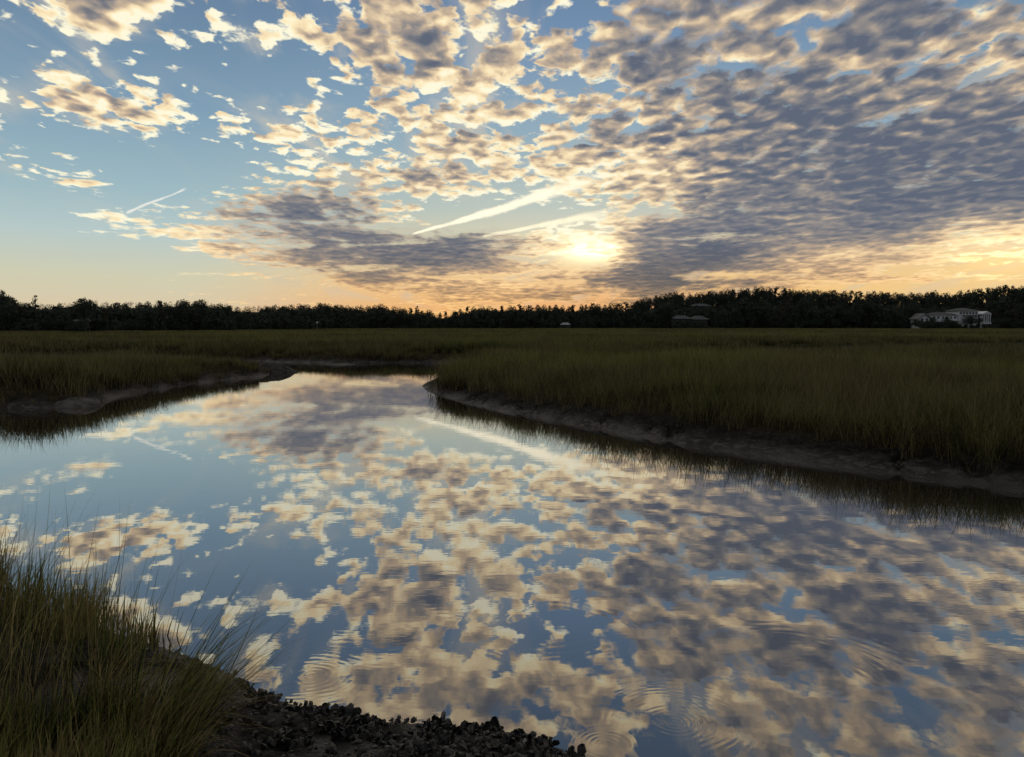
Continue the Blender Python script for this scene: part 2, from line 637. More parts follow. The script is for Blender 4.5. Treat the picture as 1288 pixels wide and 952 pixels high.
def height(px, py, sd=None, nb=None):
    if sd is None:
        sd, nb = shore(px, py)
    # banks: gentle mud on the near and right side, steeper on the left and far side
    w = np.choose(nb, [0.95, 0.60, 0.7, 0.75])
    top = np.choose(nb, [0.40, 0.52, 0.50, 0.44])
    land = top * (1 - np.exp(-np.maximum(sd, 0) / w))
    rough = 0.10 * fbm(px * 1.1, py * 1.1, 4, 11) + 0.07 * fbm(px * 4.3, py * 4.3, 3, 12)
    land = land + rough * np.clip(sd / 0.3, 0, 1) * np.clip(60.0 / np.maximum(py, 1), 0.3, 1)
    run = np.abs(fbm(px * 0.8 + 3, py * 0.8, 3, 71))
    land = land - np.where(nb > 0, 0.16 * np.clip(1 - run / 0.05, 0, 1) * np.clip(sd / 0.3, 0, 1) * np.clip(1.8 - sd, 0, 1), 0)
    z = np.where(sd > 0, land, -0.02 + 0.32 * np.maximum(sd, -2.0))
    # rise under the wood
    back = np.maximum(py - wood_edge(px, py), 0)
    X = CX + F * np.clip(px / np.maximum(py, 1.0), -3, 3)
    slope = np.interp(X, [0, 500, 780, 900, 1000, 1100, 1190, 1280, 1400], [.005, .01, .02, .095, .11, .085, .075, .12, .12])
    return z + np.minimum(back, 140) * slope


# one ground sheet, fine near the camera and reaching the horizon
ang = np.concatenate([np.radians(np.linspace(-180, -42, 60, endpoint=False)), np.radians(np.arange(-42, 42, 0.28)),
                      np.radians(np.linspace(42, 180, 60))])
rad = np.concatenate([np.linspace(0.15, 2.4, 14, endpoint=False), 2.4 * np.exp(np.arange(0, math.log(3200 / 2.4), 0.0125))])
RR, AA = np.meshgrid(rad, ang, indexing='ij')
GX, GY = RR * np.sin(AA), RR * np.cos(AA)
SD, NB = shore(GX.ravel(), GY.ravel())
GZ = height(GX.ravel(), GY.ravel(), SD, NB)
nr, na = RR.shape
idx = np.arange(nr * na).reshape(nr, na)
q = np.stack([idx[:-1, :-1], idx[1:, :-1], idx[1:, 1:], idx[:-1, 1:]], -1).reshape(-1, 4)
tri = np.vstack([q[:, [0, 2, 1]], q[:, [0, 3, 2]]])
cap = len(GZ)
fan = np.stack([np.full(na - 1, cap), idx[0, :-1], idx[0, 1:]], -1)[:, [0, 2, 1]]
V = np.vstack([np.stack([GX.ravel(), GY.ravel(), GZ], -1), [[0, 0, GZ[:na].mean()]]])


def make_ground():
    m, N, p = material('marsh mud and thatch')
    geo = N.node('ShaderNodeNewGeometry')
    pos = geo.outputs['Position']
    veg = N.node('ShaderNodeAttribute', attribute_name='vegetation').outputs['Fac']
    wet = N.node('ShaderNodeAttribute', attribute_name='wet').outputs['Fac']
    n1 = N.noise(pos, 1.7, 6.0, 0.65, dims='3D')[0]
    n2 = N.noise(pos, 14.0, 5.0, 0.65, dims='3D')[0]
    mud = N.mix(N.rng(n1, 0.35, 0.65), (.022, .022, .021), (.056, .054, .050))
    mud = N.mix(N.rng(n2, 0.55, 0.70), mud, (.125, .115, .100))
    mud = N.mix(N.rng(n2, 0.46, 0.34), mud, (.018, .016, .014))
    n3 = N.noise(N.v('MULTIPLY', pos, (1.0, 1.0, 2.5)), 5.0, 6.0, 0.7, dims='3D', dist=0.6)[0]
    mud = N.mix(N.rng(n3, 0.50, 0.40), mud, (.013, .012, .010))
    mud = N.mix(N.m('MULTIPLY', N.rng(n3, 0.50, 0.58), N.rng(N.sep(pos)[2], 0.20, 0.04)), mud, (.21, .19, .165))
    mud = N.mix(wet, mud, (.030, .027, .023))
    thatch = N.mix(N.rng(N.noise(pos, 0.5, 5.0, 0.6, dims='3D')[0], 0.35, 0.65), (.035, .030, .014), (.058, .048, .021))
    N.put(p.inputs['Base Color'], N.mix(veg, mud, thatch))
    N.put(p.inputs['Roughness'], N.m('MULTIPLY_ADD', wet, -0.5, N.m('MULTIPLY_ADD', n2, 0.3, 0.75)))
    N.put(p.inputs['Specular IOR Level'], N.m('MULTIPLY_ADD', wet, 0.5, 0.04))
    b = N.node('ShaderNodeBump')
    b.inputs['Strength'].default_value = 0.9
    b.inputs['Distance'].default_value = 0.09
    N.put(b.inputs['Height'], N.m('MULTIPLY_ADD', n2, 0.6, N.noise(pos, 40.0, 3.0, 0.6, dims='3D')[0]))
    N.put(p.inputs['Normal'], b.outputs[0])
    me = fast_mesh('ground', V, np.vstack([tri, fan]), m, smooth=True)
    mudw = np.choose(NB, [0.9, 0.75, 0.9, 1.1])
    veg_a = np.clip((SD - mudw + 0.5) / 0.6, 0, 1)
    veg_a = np.where(NB == 0, np.clip((SD - 1.6) / 1.0, 0, 1) * 0.6, veg_a)
    wet_a = np.clip(1 - SD / 0.45, 0, 1) * np.clip(0.75 + 1.5 * fbm(GX.ravel() * 1.5, GY.ravel() * 1.5, 3, 81), 0, 1)
    puddle = np.clip(6 * fbm(GX.ravel() * 2.6, GY.ravel() * 2.6, 3, 85) + 0.2, 0, 1) * np.clip(1.5 - SD, 0, 1)
    wet_a = np.where(NB == 0, np.maximum(wet_a * 0.6, puddle), wet_a)
    for nm, arr in (('vegetation', veg_a), ('wet', wet_a)):
        at = me.attributes.new(nm, 'FLOAT', 'POINT')
        at.data.foreach_set('value', np.append(arr, arr[0]).astype(np.float32))
    o = link(bpy.data.objects.new('ground', me))
    tag(o, 'muddy salt marsh ground along both banks of the creek', None, None, 'structure')


make_ground()


def make_water():
    m, N, p = material('creek water')
    N.t.nodes.remove(p)
    pos = N.node('ShaderNodeNewGeometry').outputs['Position']
    x, y, _ = N.sep(pos)
    # slack ripples, long across the line of sight
    r1 = N.noise(N.v('MULTIPLY', pos, (1.0, 2.1, 1.0)), 1.3, 3.0, 0.5, dims='2D')[0]
    r2 = N.noise(N.v('MULTIPLY', pos, (1.0, 2.6, 1.0)), 6.0, 2.0, 0.5, dims='2D')[0]
    patch = N.rng(N.noise(pos, 0.33, 2.0, 0.5, dims='2D')[0], 0.38, 0.62)
    h = N.m('MULTIPLY_ADD', r1, 0.00042, N.m('MULTIPLY', N.m('MULTIPLY', r2, patch), 0.00013))
    # rings where small fish broke the surface
    gaps = N.noise(pos, 2.2, 2.0, 0.5, dims='2D')[0]
    for (X, Y, rmax, wl, amp, r0, lo) in ((392, 850, 0.80, 0.055, 0.00003, 0.0, 0.46), (848, 908, 0.62, 0.046, 0.00006, 0.0, 0.40),
                                          (762, 936, 0.22, 0.040, 0.00005, 0.0, 0.3), (1020, 850, 1.3, 0.085, 0.00006, 0.3, 0.48),
                                          (690, 790, 1.3, 0.10, 0.00006, 0.4, 0.48)):
        cx, cy = ground(X, Y)
        d = N.v('DISTANCE', pos, (cx, cy, 0.0), out=1)
        d = N.m('MULTIPLY_ADD', N.m('SUBTRACT', gaps, 0.5), 0.10, d)
        s = N.m('SINE', N.m('MULTIPLY', N.m('POWER', d, 0.86), 2 * math.pi / wl))
        e = N.m('MULTIPLY', N.rng(d, rmax, rmax * 0.3), N.rng(d, r0 * 0.5, r0 + 0.02))
        e = N.m('MULTIPLY', e, N.rng(gaps, lo, lo + 0.2))
        h = N.m('MULTIPLY_ADD', N.m('MULTIPLY', s, e), amp, h)
    b = N.node('ShaderNodeBump')
    b.inputs['Strength'].default_value = 1.0
    b.inputs['Distance'].default_value = 1.0
    N.put(b.inputs['Height'], h)
    gl = N.node('ShaderNodeBsdfGlossy')
    gl.inputs['Roughness'].default_value = 0.0
    gl.inputs['Color'].default_value = (0.97, 0.97, 0.97, 1)
    N.put(gl.inputs['Normal'], b.outputs[0])
    df = N.node('ShaderNodeBsdfDiffuse')
    df.inputs['Color'].default_value = (.030, .028, .020, 1)
    fr = N.node('ShaderNodeFresnel')
    fr.inputs['IOR'].default_value = 1.34
    N.put(fr.inputs['Normal'], b.outputs[0])
    mx = N.node('ShaderNodeMixShader')
    N.put(mx.inputs[0], N.m('MULTIPLY_ADD', N.m('POWER', fr.outputs[0], 0.42), 0.98, 0.02, clamp=True))
    N.t.links.new(df.outputs[0], mx.inputs[1])
    N.t.links.new(gl.outputs[0], mx.inputs[2])
    N.t.links.new(mx.outputs[0], N.t.nodes['Material Output'].inputs[0])
    o = mesh_obj('creek_water', [(-140, -10, 0), (160, -10, 0), (160, 140, 0), (-140, 140, 0)], [(0, 1, 2, 3)], m)
    tag(o, 'still tidal creek mirroring the sunset sky', None, None, 'structure')


make_water()

# ------------------------------------------------------------------ marsh grass
def grass_material(name, tip, base, dry, scale=0.25, transl=0.25, bands=False):
    m, N, p = material(name)
    pos = N.node('ShaderNodeNewGeometry').outputs['Position']
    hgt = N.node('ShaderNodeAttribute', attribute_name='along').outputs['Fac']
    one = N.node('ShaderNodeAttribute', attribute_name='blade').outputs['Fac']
    c = N.mix(N.rng(hgt, 0.25, 0.9), base, tip)  # roots darker: dead stems, plus the shade low in the grass painted in
    if bands:
        pn = N.noise(pos, 0.75, 3.0, 0.6, dims='3D')[0]
        pv = N.rng(pn, 0.30, 0.70, 0.5, 1.45)
        c = N.mix(1.0, c, N.xyz(pv, pv, pv), 'MULTIPLY')
        bn = N.noise(N.v('MULTIPLY', pos, (0.35, 1.0, 1.0)), 0.055, 3.0, 0.55, dims='3D')[0]
        c = N.mix(N.rng(bn, 0.56, 0.40), c, N.mix(1.0, c, (.42, .40, .42), 'MULTIPLY'))
        c = N.mix(N.rng(bn, 0.54, 0.66), c, N.mix(1.0, c, (1.55, 1.38, 1.35), 'MULTIPLY'))
    f = N.rng(N.m('ADD', N.noise(pos, scale, 4.0, 0.6, dims='3D')[0], N.m('MULTIPLY', one, 0.35)), 0.52, 0.86)
    c = N.mix(f, c, dry)
    hsv = N.node('ShaderNodeHueSaturation')
    N.put(hsv.inputs['Color'], c)
    N.put(hsv.inputs['Value'], N.m('MULTIPLY_ADD', N.m('POWER', one, 2.2), 1.0, 0.55))
    N.put(p.inputs['Base Color'], hsv.outputs[0])
    p.inputs['Roughness'].default_value = 0.75
    p.inputs['Specular IOR Level'].default_value = 0.15
    tr = N.node('ShaderNodeBsdfTranslucent')
    N.put(tr.inputs['Color'], hsv.outputs[0])
    mx = N.node('ShaderNodeMixShader')
    mx.inputs[0].default_value = transl
    N.t.links.new(p.outputs[0], mx.inputs[1])
    N.t.links.new(tr.outputs[0], mx.inputs[2])
    N.t.links.new(mx.outputs[0], N.t.nodes['Material Output'].inputs[0])
    return m


def blades(roots, heights, lean, lean_dir, width, bend, segs, rng, face=None):
    """curved tapering blades; returns vertices, triangles, height along blade, id"""
    n = len(roots)
    roots = np.asarray(roots, float)
    t = np.linspace(0, 1, segs + 1)
    dx, dy = np.cos(lean_dir), np.sin(lean_dir)
    # arc: starts near upright, bends over towards lean_dir
    th0 = lean
    th = th0[:, None] + bend[:, None] * t[None, :] ** 1.6
    ds = heights[:, None] / segs
    hx = np.concatenate([np.zeros((n, 1)), np.cumsum(np.sin(th[:, 1:]) * ds, 1)], 1)
    hz = np.concatenate([np.zeros((n, 1)), np.cumsum(np.cos(th[:, 1:]) * ds, 1)], 1)
    cx = roots[:, None, 0] + hx * dx[:, None]
    cy = roots[:, None, 1] + hx * dy[:, None]
    cz = roots[:, None, 2] + hz
    wa = rng.uniform(0, math.pi, n) if face is None else face
    w = width[:, None] * (1 - t[None, :] ** 1.8) * 0.5
    ox, oy = np.cos(wa)[:, None] * w, np.sin(wa)[:, None] * w
    L = np.stack([cx - ox, cy - oy, cz], -1)[:, :segs]
    R = np.stack([cx + ox, cy + oy, cz], -1)[:, :segs]
    tipv = np.stack([cx[:, -1], cy[:, -1], cz[:, -1]], -1)[:, None]
    per = 2 * segs + 1
    V = np.concatenate([np.stack([L, R], 2).reshape(n, 2 * segs, 3), tipv], 1).reshape(-1, 3)
    k = []
    for i in range(segs - 1):
        a = 2 * i
        k += [(a, a + 1, a + 3), (a, a + 3, a + 2)]
    k.append((2 * segs - 2, 2 * segs - 1, 2 * segs))
    k = np.array(k)
    T = (k[None] + (np.arange(n) * per)[:, None, None]).reshape(-1, 3)
    al = np.concatenate([np.repeat(t[:segs], 2), [1.0]])
    return V, T, np.tile(al, n), np.repeat(rng.uniform(0, 1, n), per)


def grass_mesh(name, parts, mat):
    V, T, A, I, off = [], [], [], [], 0
    for v, t, a, i in parts:
        V.append(v); T.append(t + off); A.append(a); I.append(i); off += len(v)
    me = fast_mesh(name, np.vstack(V), np.vstack(T), mat)
    for nm, arr in (('along', np.concatenate(A)), ('blade', np.concatenate(I))):
        at = me.attributes.new(nm, 'FLOAT', 'POINT')
        at.data.foreach_set('value', arr.astype(np.float32))
    return me


def clump(name, mat, n, spread, h, w, seed, segs=3, lean=0.22, bend=0.5):
    r = np.random.default_rng(seed)
    R = spread * np.sqrt(r.uniform(0, 1, n))
    a = r.uniform(0, 2 * math.pi, n)
    roots = np.stack([R * np.cos(a), R * np.sin(a), np.full(n, -0.05)], -1)
    hh = h * r.uniform(0.55, 1.12, n)
    return grass_mesh(name, [blades(roots, hh, np.abs(r.normal(0, lean, n)), r.uniform(0, 2 * math.pi, n),
                                    w * r.uniform(0.6, 1.3, n), r.normal(bend, 0.3, n).clip(0, 1.3), segs, r)], mat)


def scatter(name, protos, P, scale, label):
    """one object: clumps of grass stood on the points P"""
    src = bpy.data.collections.new(name + '_clump')
    for me in protos:
        src.objects.link(bpy.data.objects.new(me.name, me))
    me = bpy.data.meshes.new(name)
    me.vertices.add(len(P))
    me.vertices.foreach_set('co', P.astype(np.float32).ravel())
    for nm, arr in (('size', scale), ('turn', RNG.uniform(0, 6.283, len(P)))):
        at = me.attributes.new(nm, 'FLOAT', 'POINT')
        at.data.foreach_set('value', np.asarray(arr, np.float32))
    at = me.attributes.new('pick', 'INT', 'POINT')
    at.data.foreach_set('value', RNG.integers(0, len(protos), len(P)).astype(np.int32))
    me.update()
    o = link(bpy.data.objects.new(name, me))
    g = bpy.data.node_groups.new(name, 'GeometryNodeTree')
    g.interface.new_socket('Geometry', in_out='INPUT', socket_type='NodeSocketGeometry')
    g.interface.new_socket('Geometry', in_out='OUTPUT', socket_type='NodeSocketGeometry')
    gi, go = g.nodes.new('NodeGroupInput'), g.nodes.new('NodeGroupOutput')
    iop = g.nodes.new('GeometryNodeInstanceOnPoints')
    ci = g.nodes.new('GeometryNodeCollectionInfo')
    ci.inputs['Collection'].default_value = src
    ci.inputs['Separate Children'].default_value = True
    ci.inputs['Reset Children'].default_value = True

    def attr(nm, typ):
        n = g.nodes.new('GeometryNodeInputNamedAttribute')
        n.data_type = typ
        n.inputs['Name'].default_value = nm
        return n.outputs['Attribute']
    rot = g.nodes.new('ShaderNodeCombineXYZ')
    g.links.new(attr('turn', 'FLOAT'), rot.inputs[2])
    g.links.new(gi.outputs[0], iop.inputs['Points'])
    g.links.new(ci.outputs[0], iop.inputs['Instance'])
    iop.inputs['Pick Instance'].default_value = True
    g.links.new(attr('pick', 'INT'), iop.inputs['Instance Index'])
    g.links.new(rot.outputs[0], iop.inputs['Rotation'])
    g.links.new(attr('size', 'FLOAT'), iop.inputs['Scale'])
    g.links.new(iop.outputs[0], go.inputs[0])
    md = o.modifiers.new('grass', 'NODES')
    md.node_group = g
    tag(o, label, 'grass', None, 'stuff')
    return o


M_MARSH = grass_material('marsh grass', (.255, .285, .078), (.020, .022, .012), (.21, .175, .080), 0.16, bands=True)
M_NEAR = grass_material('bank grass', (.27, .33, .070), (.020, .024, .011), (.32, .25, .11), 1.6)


def polar(r0, r1, dens, a0=-41, a1=41):
    a0, a1 = math.radians(a0), math.radians(a1)
    n = int(0.5 * (r1 * r1 - r0 * r0) * (a1 - a0) * dens)
    r = np.sqrt(RNG.uniform(r0 * r0, r1 * r1, n))
    a = RNG.uniform(a0, a1, n)
    return r * np.sin(a), r * np.cos(a)


def marsh():
    sets = []
    for (r0, r1, dens, spread, n, w, h, key) in ((7, 24, 16, 0.20, 30, 0.0095, 0.94, 'a'), (24, 58, 8, 0.36, 40, 0.017, 0.92, 'b'),
                                                 (58, 150, 1.5, 0.9, 70, 0.040, 0.72, 'c'), (150, 440, 0.16, 2.6, 120, 0.11, 0.70, 'd')):
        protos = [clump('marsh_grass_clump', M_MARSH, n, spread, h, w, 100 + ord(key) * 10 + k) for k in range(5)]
        x, y = polar(r0, r1, dens)
        sd, nb = shore(x, y)
        jag = 0.9 * fbm(x * 0.45, y * 0.45, 3, 31) + 0.5 * fbm(x * 1.7, y * 1.7, 2, 33)
        mudw = np.choose(nb, [99.0, -0.08, -0.1, 0.36]) + jag
        mudw = np.where((nb == 3) & (x > 1.5), mudw + 0.22, mudw)
        keep = (sd > np.maximum(mudw, 0.08)) & (y < wood_edge(x, y) + 6)
        # thinner ragged fringe towards the mud
        keep &= RNG.uniform(0, 1, len(x)) < np.clip((sd - mudw) / 0.45 + 0.25, 0, 1)
        # bare and short patches
        bare = fbm(x * 0.16, y * 0.16, 3, 41)
        x, y, sd, nb, bare = x[keep], y[keep], sd[keep], nb[keep], bare[keep]
        z = height(x, y, sd, nb)
        lane = fbm(x * 0.035 + 7, y * 0.085, 3, 57)            # swales lying across the marsh
        s = (1.0 + 0.75 * fbm(x * 0.30, y * 0.30, 3, 51) + 0.9 * lane + 0.55 * fbm(x * 0.95, y * 0.95, 2, 58)) * RNG.uniform(0.78, 1.15, len(x))
        s = np.clip(s, 0.42, 1.32)
        s[np.abs(lane + 0.02) < 0.016] *= 0.5
        s *= np.clip(0.62 + 0.16 * sd, 0.62, 1.0)
        s *= np.where(bare < -0.17, 0.72, 1.0)
        s *= np.where((nb == 3) & (y > 31) & (x > 0), np.clip(0.55 + 0.05 * sd, 0.55, 1.0), 1.0)
        s *= np.where((nb == 1) & (y > 30), np.clip(0.62 + 0.06 * sd, 0.62, 1.0), 1.0)
        sets.append((protos, np.stack([x, y, z], -1), s, r0))
    names = {7: 'tall marsh grass crowding the right bank and the point', 24: 'marsh grass on the middle banks round the creek bend',
             58: 'golden marsh grass stretching back beyond the creek', 150: 'far flat marsh grass reaching the dark wood'}
    for protos, P, s, r0 in sets:
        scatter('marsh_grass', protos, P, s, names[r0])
        print('grass', r0, len(P))


marsh()


def near_grass():
    """tall grass on the near bank at the left, leaning out over the water"""
    r = np.random.default_rng(5)
    parts = []

    def patch(n, poly, hmin, hmax, lean_mu, toward, w, bend_mu, segs=7, spreadv=0.5):
        P = np.array(poly)
        lo, hi = P.min(0), P.max(0)
        pts = []
        while len(pts) < n:
            c = r.uniform(lo, hi, (n * 3, 2))
            c = c[in_poly(c[:, 0], c[:, 1], P)]
            pts = c if len(pts) == 0 else np.vstack([pts, c])
        pts = pts[:n]
        # tussocks
        tn = fbm(pts[:, 0] * 2.6, pts[:, 1] * 2.6, 2, 61)
        z = height(pts[:, 0], pts[:, 1])
        h = r.uniform(hmin, hmax, n) * (1 + 0.6 * tn)
        parts.append(blades(np.stack([pts[:, 0], pts[:, 1], z - 0.02], -1), h, np.abs(r.normal(lean_mu, 0.16, n)),
                            r.normal(toward, spreadv, n), w * r.uniform(0.55, 1.3, n), r.normal(bend_mu, 0.38, n).clip(-0.1, 1.9), segs, r))
    g = lambda X, Y: ground(X, Y, 0.32)
    # dense body, grown as tussocks of uneven height and lean
    body = [g(-330, 1350), g(140, 1250), g(170, 1010), g(190, 930), g(175, 870), g(100, 835), g(0, 805), g(-200, 775), (-8.5, 6.6), (-9, 2)]
    patch(2600, body, 0.25, 0.60, 0.20, 0.3, 0.0070, 0.6, spreadv=1.8)
    B = np.array(body)
    C = r.uniform(B.min(0), B.max(0), (1500, 2))
    C = C[in_poly(C[:, 0], C[:, 1], B)][:300]
    edge = CHAINS[0][(CHAINS[0][:, 0] < -1.95) & (CHAINS[0][:, 0] > -7.5)]
    C = np.vstack([C, edge[r.integers(0, len(edge), 130)] + np.stack([r.normal(-0.12, 0.14, 130), r.uniform(-0.55, -0.02, 130)], -1)])
    C = np.vstack([C, [g(a, b) for a, b in zip(r.uniform(-160, 190, 110), r.uniform(905, 1180, 110))]])
    C = C[CX + F * C[:, 0] / np.maximum(C[:, 1], 0.5) < r.uniform(150, 225, len(C))]
    CZ = height(C[:, 0], C[:, 1])
    for (cx, cy), cz in zip(C, CZ):
        n = int(r.integers(22, 60))
        p = np.stack([r.normal(cx, 0.085, n), r.normal(cy, 0.085, n)], -1)
        z = np.full(n, cz)
        hh = r.uniform(0.32, 0.72) * r.uniform(0.6, 1.12, n) * np.interp(cx, [-4.6, -3.4, -2.6, -1.9], [1.0, 0.88, 0.62, 0.42])
        w = r.choice([0.0050, 0.0075, 0.0110])
        v = blades(np.stack([p[:, 0], p[:, 1], z - 0.02], -1), hh, np.abs(r.normal(0.10, 0.10, n)), r.normal(r.uniform(-1.2, 1.6), 0.8, n),
                   w * r.uniform(0.6, 1.35, n), r.normal(r.uniform(0.15, 0.75), 0.35, n).clip(-0.1, 1.9), 7, r)
        tone = np.clip(v[3] * 0.55 + r.uniform(0, 0.45), 0, 1)
        parts.append((v[0], v[1], v[2], tone))
    # broken stalks lying every way
    patch(420, body, 0.25, 0.55, 0.8, 0.0, 0.0055, 0.3, segs=4, spreadv=3.0)
    # fringe along the water, leaning to the right
    fringe = [g(110, 845), g(190, 875), g(232, 905), g(240, 950), g(205, 990), g(160, 930), g(100, 850)]
    patch(620, fringe, 0.20, 0.60, 0.50, -0.1, 0.0055, 0.55, spreadv=0.7)
    lee = [g(170, 862), g(225, 890), g(240, 925), g(195, 920)]
    patch(300, lee, 0.40, 0.92, 0.62, 0.15, 0.0050, 0.45, spreadv=0.35)
    # thin flowering stems standing clear of the rest
    tall = [g(-60, 830), g(60, 835), g(140, 860), g(180, 890), g(150, 940), g(-60, 940)]
    patch(240, tall, 0.60, 1.06, 0.12, 0.15, 0.0042, 0.16, spreadv=0.8)
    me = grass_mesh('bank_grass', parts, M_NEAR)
    o = link(bpy.data.objects.new('bank_grass', me))
    tag(o, 'tall wild grass on the near bank leaning over the water', 'grass', None, 'stuff')


near_grass()

# ------------------------------------------------------------------ the far wood
M_LEAF = speckled('dark foliage', (.050, .064, .050), (.095, .110, .085), 0.35, 0.85, spec=0.1)
M_PINE = speckled('pine needles', (.042, .055, .046), (.075, .088, .070), 0.35, 0.85, spec=0.1)
M_BARE = speckled('autumn foliage', (.060, .045, .026), (.090, .064, .034), 0.35, 0.85, spec=0.1)
M_BARK = speckled('grey bark', (.050, .043, .036), (.095, .083, .070), 1.2, 0.95)


def leaf_cards(P, size, rng):
    n = len(P)
    a = rng.normal(size=(n, 3)); a /= np.linalg.norm(a, axis=1)[:, None]
    b = np.cross(a, rng.normal(size=(n, 3))); b /= np.linalg.norm(b, axis=1)[:, None]
    s = size * rng.uniform(0.55, 1.35, n)[:, None]
    V = np.stack([P - a * s, P + b * s * 0.62, P + a * s, P - b * s * 0.62], 1).reshape(-1, 3)
    k = np.array([(0, 1, 2), (0, 2, 3)])
    T = (k[None] + (np.arange(n) * 4)[:, None, None]).reshape(-1, 3)
    return V, T


def tube(path, r0, r1, n=6):
    path = np.array(path, float)
    V, Fs = [], []
    for i, p in enumerate(path):
        t = i / (len(path) - 1)
        r = r0 + (r1 - r0) * t
        for k in range(n):
            w = 2 * math.pi * k / n
            V.append((p[0] + r * math.cos(w), p[1] + r * math.sin(w), p[2]))
    for i in range(len(path) - 1):
        for k in range(n):
            a, b = i * n + k, i * n + (k + 1) % n
            Fs += [(a, b, b + n), (a, b + n, a + n)]
    return np.array(V), np.array(Fs)


def merge(parts):
    V, T, o = [], [], 0
    for v, t in parts:
        V.append(v); T.append(t + o); o += len(v)
    return np.vstack(V), np.vstack(T)


def tree_kind(kind, seed):
    """trunk and crown meshes of a tree one metre tall"""
    r = np.random.default_rng(seed)
    lobes = []
    if kind == 'oak':
        for _ in range(13):
            a = r.uniform(0, 6.283); d = r.uniform(0, 0.34)
            lobes.append((d * math.cos(a), d * math.sin(a), r.uniform(0.40, 0.86 - d * 0.55), r.uniform(0.11, 0.19), 0.72))
        n, size, fork = 130, 0.027, 0.25
    elif kind == 'dome':
        for _ in range(15):
            a = r.uniform(0, 6.283); d = r.uniform(0, 0.30)
            lobes.append((d * math.cos(a), d * math.sin(a), r.uniform(0.30, 0.88 - d * 0.6), r.uniform(0.12, 0.18), 0.85))
        n, size, fork = 130, 0.025, 0.2
    elif kind == 'pine':
        for k in range(12):
            h = 0.50 + 0.47 * (k / 11)
            a = r.uniform(0, 6.283); d = r.uniform(0.02, 0.20) * (1.15 - h * 0.75)
            lobes.append((d * math.cos(a), d * math.sin(a), h, r.uniform(0.05, 0.10), 0.55))
        n, size, fork = 60, 0.022, 0.5
    elif kind == 'tufted':
        for k in range(7):
            h = 0.45 + 0.50 * (k / 6)
            a = r.uniform(0, 6.283); d = r.uniform(0.05, 0.26) * (1.2 - h)
            lobes.append((d * math.cos(a), d * math.sin(a), h, r.uniform(0.045, 0.085), 0.55))
        n, size, fork = 42, 0.022, 0.45
    elif kind == 'thin':
        for _ in range(12):
            a = r.uniform(0, 6.283); d = r.uniform(0, 0.26)
            lobes.append((d * math.cos(a), d * math.sin(a), r.uniform(0.42, 0.9 - d * 0.5), r.uniform(0.07, 0.13), 1.1))
        n, size, fork = 34, 0.017, 0.3
    else:  # bush
        for _ in range(9):
            a = r.uniform(0, 6.283); d = r.uniform(0, 0.50)
            lobes.append((d * math.cos(a), d * math.sin(a), r.uniform(0.15, 0.75 - d * 0.5), r.uniform(0.18, 0.28), 0.8))
        n, size, fork = 80, 0.055, 0.1
    P = []
    for (x, y, z, s, fl) in lobes:
        q = r.normal(size=(n, 3)); q /= np.linalg.norm(q, axis=1)[:, None]
        q *= (r.uniform(0.35, 1.0, n) ** 0.5 * s)[:, None]
        q *= 1 + 0.13 * r.normal(size=(n, 1))
        q[:, 2] *= fl
        P.append(q + np.array([x, y, z]))
    P = np.vstack(P)
    P[:, 2] *= 0.985 / P[:, 2].max()
    V, T = leaf_cards(P, size, r)
    mat = {'pine': M_PINE, 'tufted': M_PINE, 'thin': M_BARE}.get(kind, M_LEAF)
    crown = fast_mesh(kind + '_crown', V, T, mat)
    bend = r.uniform(-0.03, 0.03, 2)
    top = {'pine': 0.93, 'tufted': 0.9}.get(kind, 0.62)
    path = [(bend[0] * math.sin(t * 3), bend[1] * math.sin(t * 2.5), -0.03 + t * (top + 0.03)) for t in np.linspace(0, 1, 6)]
    bits = [tube(path, 0.022, 0.007)]
    for (x, y, z, s, fl) in lobes[::2]:
        zb = max(fork, z * 0.6) if kind not in ('pine', 'tufted') else z - 0.05
        bits.append(tube([(0, 0, zb), (x * 0.5, y * 0.5, (zb + z) / 2 + 0.01), (x, y, z)], 0.009, 0.003, 4))
    trunk = fast_mesh(kind + '_trunk', *merge(bits), M_BARK)
    return trunk, crown


KINDS = {k: [tree_kind(k, 900 + 17 * i + 131 * j) for j in range(3)] for i, k in
         enumerate(('oak', 'dome', 'pine', 'tufted', 'thin', 'bush'))}
KIND_WORD = {'oak': 'spreading_tree', 'dome': 'round_tree', 'pine': 'pine_tree', 'tufted': 'pine_tree', 'thin': 'bare_tree'}

SKY_X = [-60, 0, 12, 20, 45, 60, 80, 105, 118, 130, 160, 200, 255, 265, 300, 330, 360, 400, 415, 440, 478, 500, 525, 536, 545, 560, 580,
         620, 680, 720, 760, 795, 810, 840, 852, 880, 920, 960, 1000, 1050, 1100, 1140, 1190, 1230, 1269, 1330]
SKY_Y = [366, 364, 372, 379, 380, 381, 380, 374, 376, 381, 379, 378, 376, 379, 384, 384, 382, 380, 381, 384, 382, 385, 387, 388, 391, 392, 386,
         384, 382, 382, 380, 379, 373, 367, 366, 367, 362, 359, 362, 364, 365, 367, 367, 361, 358, 357]


def plant_tree(X, D, Ytop, kind, var, label, group, width=1.0, name=None):
    x, y, zt = at_depth(X, Ytop, D)
    zg = float(height(np.array([x]), np.array([y]))[0])
    H = max(zt - zg, 3.0)
    t = empty(name or KIND_WORD[kind], (x, y, zg), random.uniform(0, 6.283))
    t.scale = (H * width, H * width, H)
    tm, cm = KINDS[kind][var % 3]
    for nm, me in (('trunk', tm), ('crown', cm)):
        c = link(bpy.data.objects.new(nm, me))
        c.parent = t
    tag(t, label, 'tree', group)
    return t


def edge_at(X):
    return float(np.interp(X, WOOD_X, WOOD_D))


